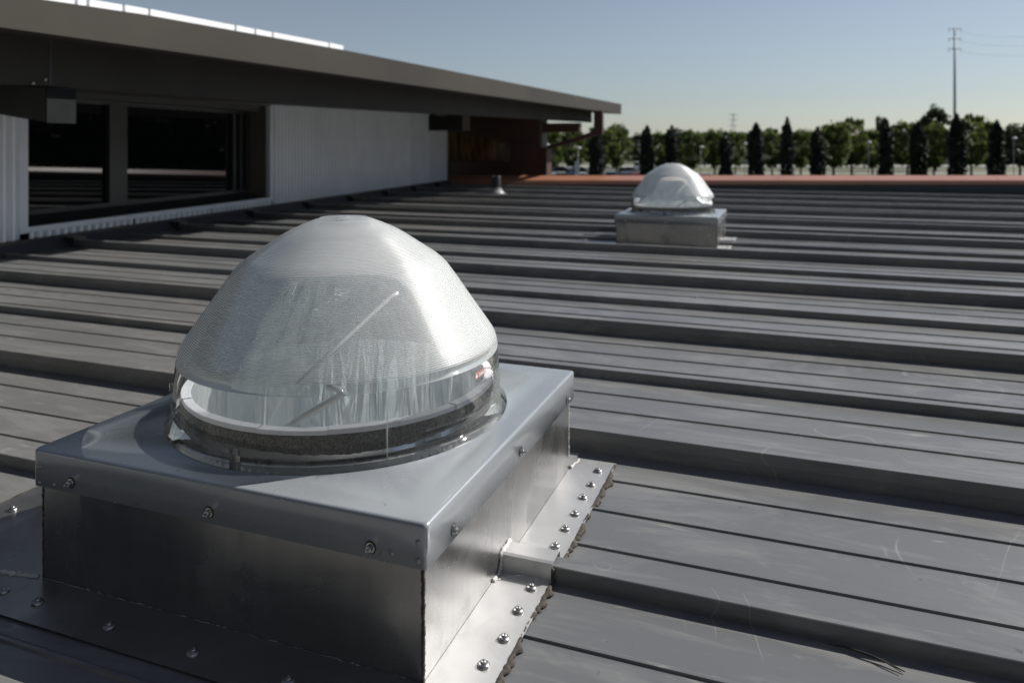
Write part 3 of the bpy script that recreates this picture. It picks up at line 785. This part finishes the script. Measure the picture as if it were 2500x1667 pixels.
back = [(1330, 175, 318, 60, 3), (1362, 180, 330, 50, 4), (1440, 170, 332, 60, 3), (1560, 172, 334, 64, 4), (1655, 176, 330, 64, 3), (1720, 180, 334, 60, 1), (1840, 172, 326, 70, 4), (1915, 176, 330, 60, 3), (1990, 178, 326, 70, 1),
        (2110, 172, 326, 70, 4), (2180, 176, 312, 60, 3), (2255, 176, 300, 76, 4), (2330, 180, 322, 60, 3), (2450, 176, 330, 60, 4), (2485, 180, 325, 60, 3)]
for i, f in enumerate(back):
    tree(*f, '%s tree from the left in the darker farther row' % ORD[i], 'darker trees in the farther row')
tree(2285, 150, 274, 80, 4, 'tall thin-crowned dark tree rising above the row, just left of the pylon foot')
tree(2150, 150, 293, 40, 3, 'dark tree top showing beside the cypress with a broken double tip')
def cypress_mesh(seed):
    rnd = random.Random(seed); H = 7.6; tips = [(0, 0, 1.0)] + [(rnd.uniform(-.3, .3), rnd.uniform(-.3, .3), rnd.uniform(.82, .97)) for _ in range(3)]
    def smp(rr):
        tx, ty, th = rr.choice(tips); h = rr.uniform(0.02, 1)**.9; top = H*th
        z = h*top; h = h if th == 1.0 else h*.93; w = .95*min(1, (1-h)*4.6)**.7*(.80+.10*math.sin(h*6+seed)+.06*math.sin(h*17+seed*2))
        a = rr.uniform(0, 6.28); r = w*math.sqrt(rr.uniform(.25, 1))
        return Vector((tx*h+r*math.cos(a), ty*h+r*math.sin(a), z))
    return leaf_cards(4200, smp, .15, rnd, M['cypress'], 'foliage')
cyp = [cypress_mesh(s) for s in (11, 12, 13, 14)]
bm = BM(); tube(bm, [(0, 0, 0), (0, 0, 3), (0, 0, 6.5)], [.2, .12, .03], 8); bmesh.ops.recalc_face_normals(bm, faces=bm.faces)
cyt = bpy.data.meshes.new('trunk'); bm.to_mesh(cyt); bm.free(); cyt.materials.append(M['bark'])
cy_list = [(1456, 308, 0, 1), (1580, 307, 1, 1), (1640, 306, 2, .92), (1772, 321, 3, .95), (1846, 300, 0, 1.05), (1922, 287, 1, .85), (1996, 310, 2, 1), (2162, 289, 3, .98), (2243, 298, 0, 1.1), (2336, 279, 1, 1.12), (2434, 294, 2, 1.05)]
cl = ['dark cypress seen behind the red-brown braced post', 'dark blunt-topped cypress at the left of the far skylight dome', 'dark cypress directly above the far skylight dome', 'short dark cypress next on the right of the far skylight dome',
      'dark cypress with a side shoot, second right of the far skylight', 'narrow needle-pointed dark cypress, third right of the far skylight', 'low pointed dark cypress right of the needle-pointed one',
      'dark cypress with a broken double tip, first of the right-hand four', 'squat pointed dark cypress, second of the right-hand four', 'tallest dark cypress, standing in front of the pylon', 'rightmost dark cypress, with a ragged top']
for (X, ty, v, ws), lb in zip(cy_list, cl):
    d = 84; H = .75+(354-ty)/1830*d-GZ
    t = empty('cypress', far(X, d, GZ), random.uniform(0, 6)); t.scale = (ws, ws, H/7.6)
    obj('foliage', cyp[v], None, t); obj('trunk', cyt, None, t); tag(t, lb, 'tree', 'cypresses in a row beyond the parapet')
# far wood behind everything
rnd = random.Random(31)
def smp(rr):
    X = rr.uniform(-600, 2750); d = rr.uniform(225, 260); p = far(X, d, 0); z = GZ + rr.uniform(0, 1)**.8*(8.6+1.2*math.sin(X*.035)+.8*math.sin(X*.13)); return Vector((p.x, p.y, z))
wood = leaf_cards(36000, smp, .55, rnd, M['leaf2'], 'far_wood'); o = obj('far_wood', wood, None); struct(o, 'stuff')
def smp2(rr):      # wood on the right side of the site, seen in the window's reflection
    y = rr.uniform(0, 95); x = rr.uniform(29, 38); z = GZ+rr.uniform(0, 1)*(10.5+2.5*math.sin(y*.5)); return Vector((x, y, z))
o = obj('side_wood', leaf_cards(22000, smp2, .6, rnd, M['leaf2'], 'side_wood'), None); struct(o, 'stuff')

# ------------------------------------------------------------------ masts, lamps, banner
t = tag(empty('pylon', far(2331, 150, GZ)), 'tall slim grey power pylon with three crossarms rising over the trees', 'pylon')
t.rotation_euler = (0, 0, R(YAW))
obj('pole', tube(BM(), [(0, 0, 0), (0, 0, 14), (0, 0, 28.6)], [.34, .26, .17], 10), M['pole'], t, True)
for z in (28.4, 26.4, 24.4):
    bm = tube(BM(), [(-1.25, 0, z+.12), (0, 0, z), (1.25, 0, z+.12)], [.07, .13, .07], 6)
    a = obj('crossarm', bm, M['pole'], t)
    for sx in (-1.2, 1.2): obj('insulator', tube(BM(), [(sx, 0, z+.1), (sx, 0, z-.55)], .06, 6), M['pole'], a)
bm = BM()
for z in (27.8, 25.9, 23.9):
    tube(bm, [(1.2, 0, z), (7, 3, z-.25), (14, 6, z-.1), (24, 10, z+.3)], .018, 4)
obj('power_line', bm, M['pole'], t)
t = tag(empty('lattice_mast', far(1790, 300, GZ)), 'small faint lattice mast far behind the trees, right of the far dome', 'mast')
t.rotation_euler = (0, 0, R(YAW))
bm = BM()
for sx in (-.5, .5): tube(bm, [(sx*2, 0, 0), (sx, 0, 12), (sx*.4, 0, 18)], .09, 5)
for k in range(10): tube(bm, [((-1)**k*(1-k*.08), 0, 4+k*1.4), ((-1)**(k+1)*(1-k*.08), 0, 5.4+k*1.4)], .05, 4)
obj('tower', bm, M['pole'], t)
for z in (13, 15.2, 17.2): obj('crossarm', tube(BM(), [(-1.9, 0, z), (1.9, 0, z)], .09, 5), M['pole'], t)
lamp0 = None
for X, d, ty, lb in [(1333, 96, 352, 'parking lamp just right of the red-brown column'), (1411, 92, 360, 'parking lamp above the white banner'), (1561, 110, 352, 'parking lamp half hidden by the blunt-topped cypress'),
                     (1711, 104, 358, 'pale parking lamp right of the far skylight dome'), (1818, 112, 350, 'parking lamp left of the side-shoot cypress'), (2120, 108, 346, 'parking lamp left of the double-tipped cypress'),
                     (2475, 100, 336, 'parking lamp at the right, with a bright head')]:
    H = .75+(354-ty)/1830*d-GZ
    t = empty('street_lamp', far(X, d, GZ), R(YAW)); t.scale = (1, 1, H/5.4)
    if lamp0 is None:
        p = obj('post', tube(BM(), [(0, 0, 0), (0, 0, 2.5), (0, 0, 5.3)], [.06, .045, .035], 8), M['lamp'], t, True)
        bm = lathe([(0, .16), (.2, .12), (.34, .0), (.26, -.06), (0, -.07)], 14); h = obj('head', bm, M['white'], t, True, (.1, 0, 5.3)); lamp0 = (p.data, h.data)
    else:
        obj('post', lamp0[0], None, t); obj('head', lamp0[1], None, t, loc=(.1, 0, 5.3))
    tag(t, lb, 'lamp', 'lamps of the car park')
bm = BM(); box(bm, -.26, .26, -.03, .03, 1.2, 3.3, .01)
t = tag(empty('banner', far(1409, 88, GZ), R(YAW)), 'tall narrow white banner standing among the parked cars', 'banner')
obj('cloth', bm, M['trim'], t); obj('pole', tube(BM(), [(0, 0, 0), (0, 0, 3.4)], .04, 6), M['pole'], t)
# low pale boundary wall
t = tag(empty('boundary_wall', far(1900, 200, GZ), R(YAW)), 'long low pale concrete wall beyond the trees and road', 'wall')
bm = BM(); box(bm, -30, 90, 0, .4, 0, 1.0); obj('wall_face', bm, M['concrete'], t)
bm = BM(); box(bm, -30, 90, -.05, .45, 1.003, 1.12); obj('wall_cap', bm, M['concrete'], t)

# ------------------------------------------------------------------ parked cars
def car_meshes():
    body = [(-2.15, .35), (-2.2, .62), (-2.05, .85), (-1.55, .92), (1.05, .98), (1.95, .82), (2.2, .62), (2.2, .38), (1.9, .28), (-1.9, .28)]
    cabin = [(-1.75, .90), (-1.25, 1.38), (-.55, 1.46), (.25, 1.42), (1.05, .95)]
    def ext(pr, w, inset=0):
        bm = BM(); cx = 0
        a = [(x, -w, z) for x, z in pr]; b = [(x, w, z) for x, z in pr]
        if inset:
            zm = min(z for x, z in pr)
            a = [(x, -w+inset*(z-zm), z) for x, z in pr]; b = [(x, w-inset*(z-zm), z) for x, z in pr]
        prism(bm, a, b); bmesh.ops.bevel(bm, geom=list(bm.edges), offset=.05, segments=2, affect='EDGES'); return bm
    bb = ext(body, .88); cc = ext(cabin, .80, .35)
    roofp = [(-1.2, 1.42), (-.55, 1.49), (.2, 1.45), (.2, 1.47), (-.55, 1.52), (-1.2, 1.45)]
    rr = ext(roofp, .60)
    wb = BM(); lathe([(0, .11), (.2, .11), (.31, .1), (.32, 0), (.31, -.1), (.2, -.11), (0, -.11)], 16, bm=wb)
    lb = BM(); box(lb, -.04, .04, -.17, .17, -.07, .07, .02)
    out = []
    for b in (bb, cc, rr, wb, lb):
        bmesh.ops.recalc_face_normals(b, faces=b.faces); me = bpy.data.meshes.new('car'); b.to_mesh(me); b.free(); out.append(me)
    return out
cm = car_meshes(); cm[1].materials.append(M['carglass']); cm[3].materials.append(M['tyre']); cm[4].materials.append(M['chrome'])
carm = {}
for c in CARC:
    a = cm[0].copy(); a.materials.append(M['car_'+c]); b = cm[2].copy(); b.materials.append(M['car_'+c]); carm[c] = (a, b)
cars = [(1347, 100, 'white', 80, 1.0, 'white car nearest the red-brown column foot'), (1371, 103, 'silver', 86, 1.0, 'silver car second from the red-brown column'), (1397, 100, 'blue', 92, 1.05, 'dark blue car below the white banner'),
        (1424, 101, 'white', 84, 1.0, 'white car just right of the white banner'), (1447, 97, 'black', 88, 1.3, 'tall black vehicle left of the cypress behind the post'), (1492, 99, 'teal', 78, 1.12, 'teal car right of the cypress behind the post'),
        (1524, 101, 'grey', 94, 1.0, 'grey car left of the red one'), (1551, 99, 'red', 90, 1.02, 'bright red car at the left of the far skylight dome'),
        (1340, 119, 'silver', 12, 1.1, 'silver car parked sideways in the second row by the column'), (1372, 121, 'black', 15, 1.2, 'black car sideways in the second row behind the silver ones'), (1418, 122, 'grey', 10, 1.1, 'grey car sideways in the second row behind the banner'),
        (1536, 122, 'silver', 20, 1.1, 'silver car sideways in the second row behind the red one'), (1350, 146, 'blue', 85, 1.2, 'distant blue car in the third row by the column'), (1392, 148, 'white', 88, 1.1, 'distant white car in the third row behind the banner'),
        (1558, 146, 'white', 84, 1.3, 'distant white van-like car in the third row under the trees')]
for X, d, c, rz, hs, lb in cars:
    t = empty('parked_car', far(X, d, GZ+.01), R(YAW+rz)); t.scale = (1, 1, hs)
    obj('body', carm[c][0], None, t); obj('windows', cm[1], None, t); obj('car_roof', carm[c][1], None, t)
    for sx in (-1.35, 1.4):
        for sy in (-.82, .82): obj('wheel', cm[3], None, t, loc=(sx, sy, .32), rot=(R(90), 0, 0))
    for sy in (-.6, .6): obj('headlight', cm[4], None, t, loc=(2.16, sy, .66))
    tag(t, lb, 'car', 'cars parked in the car park')
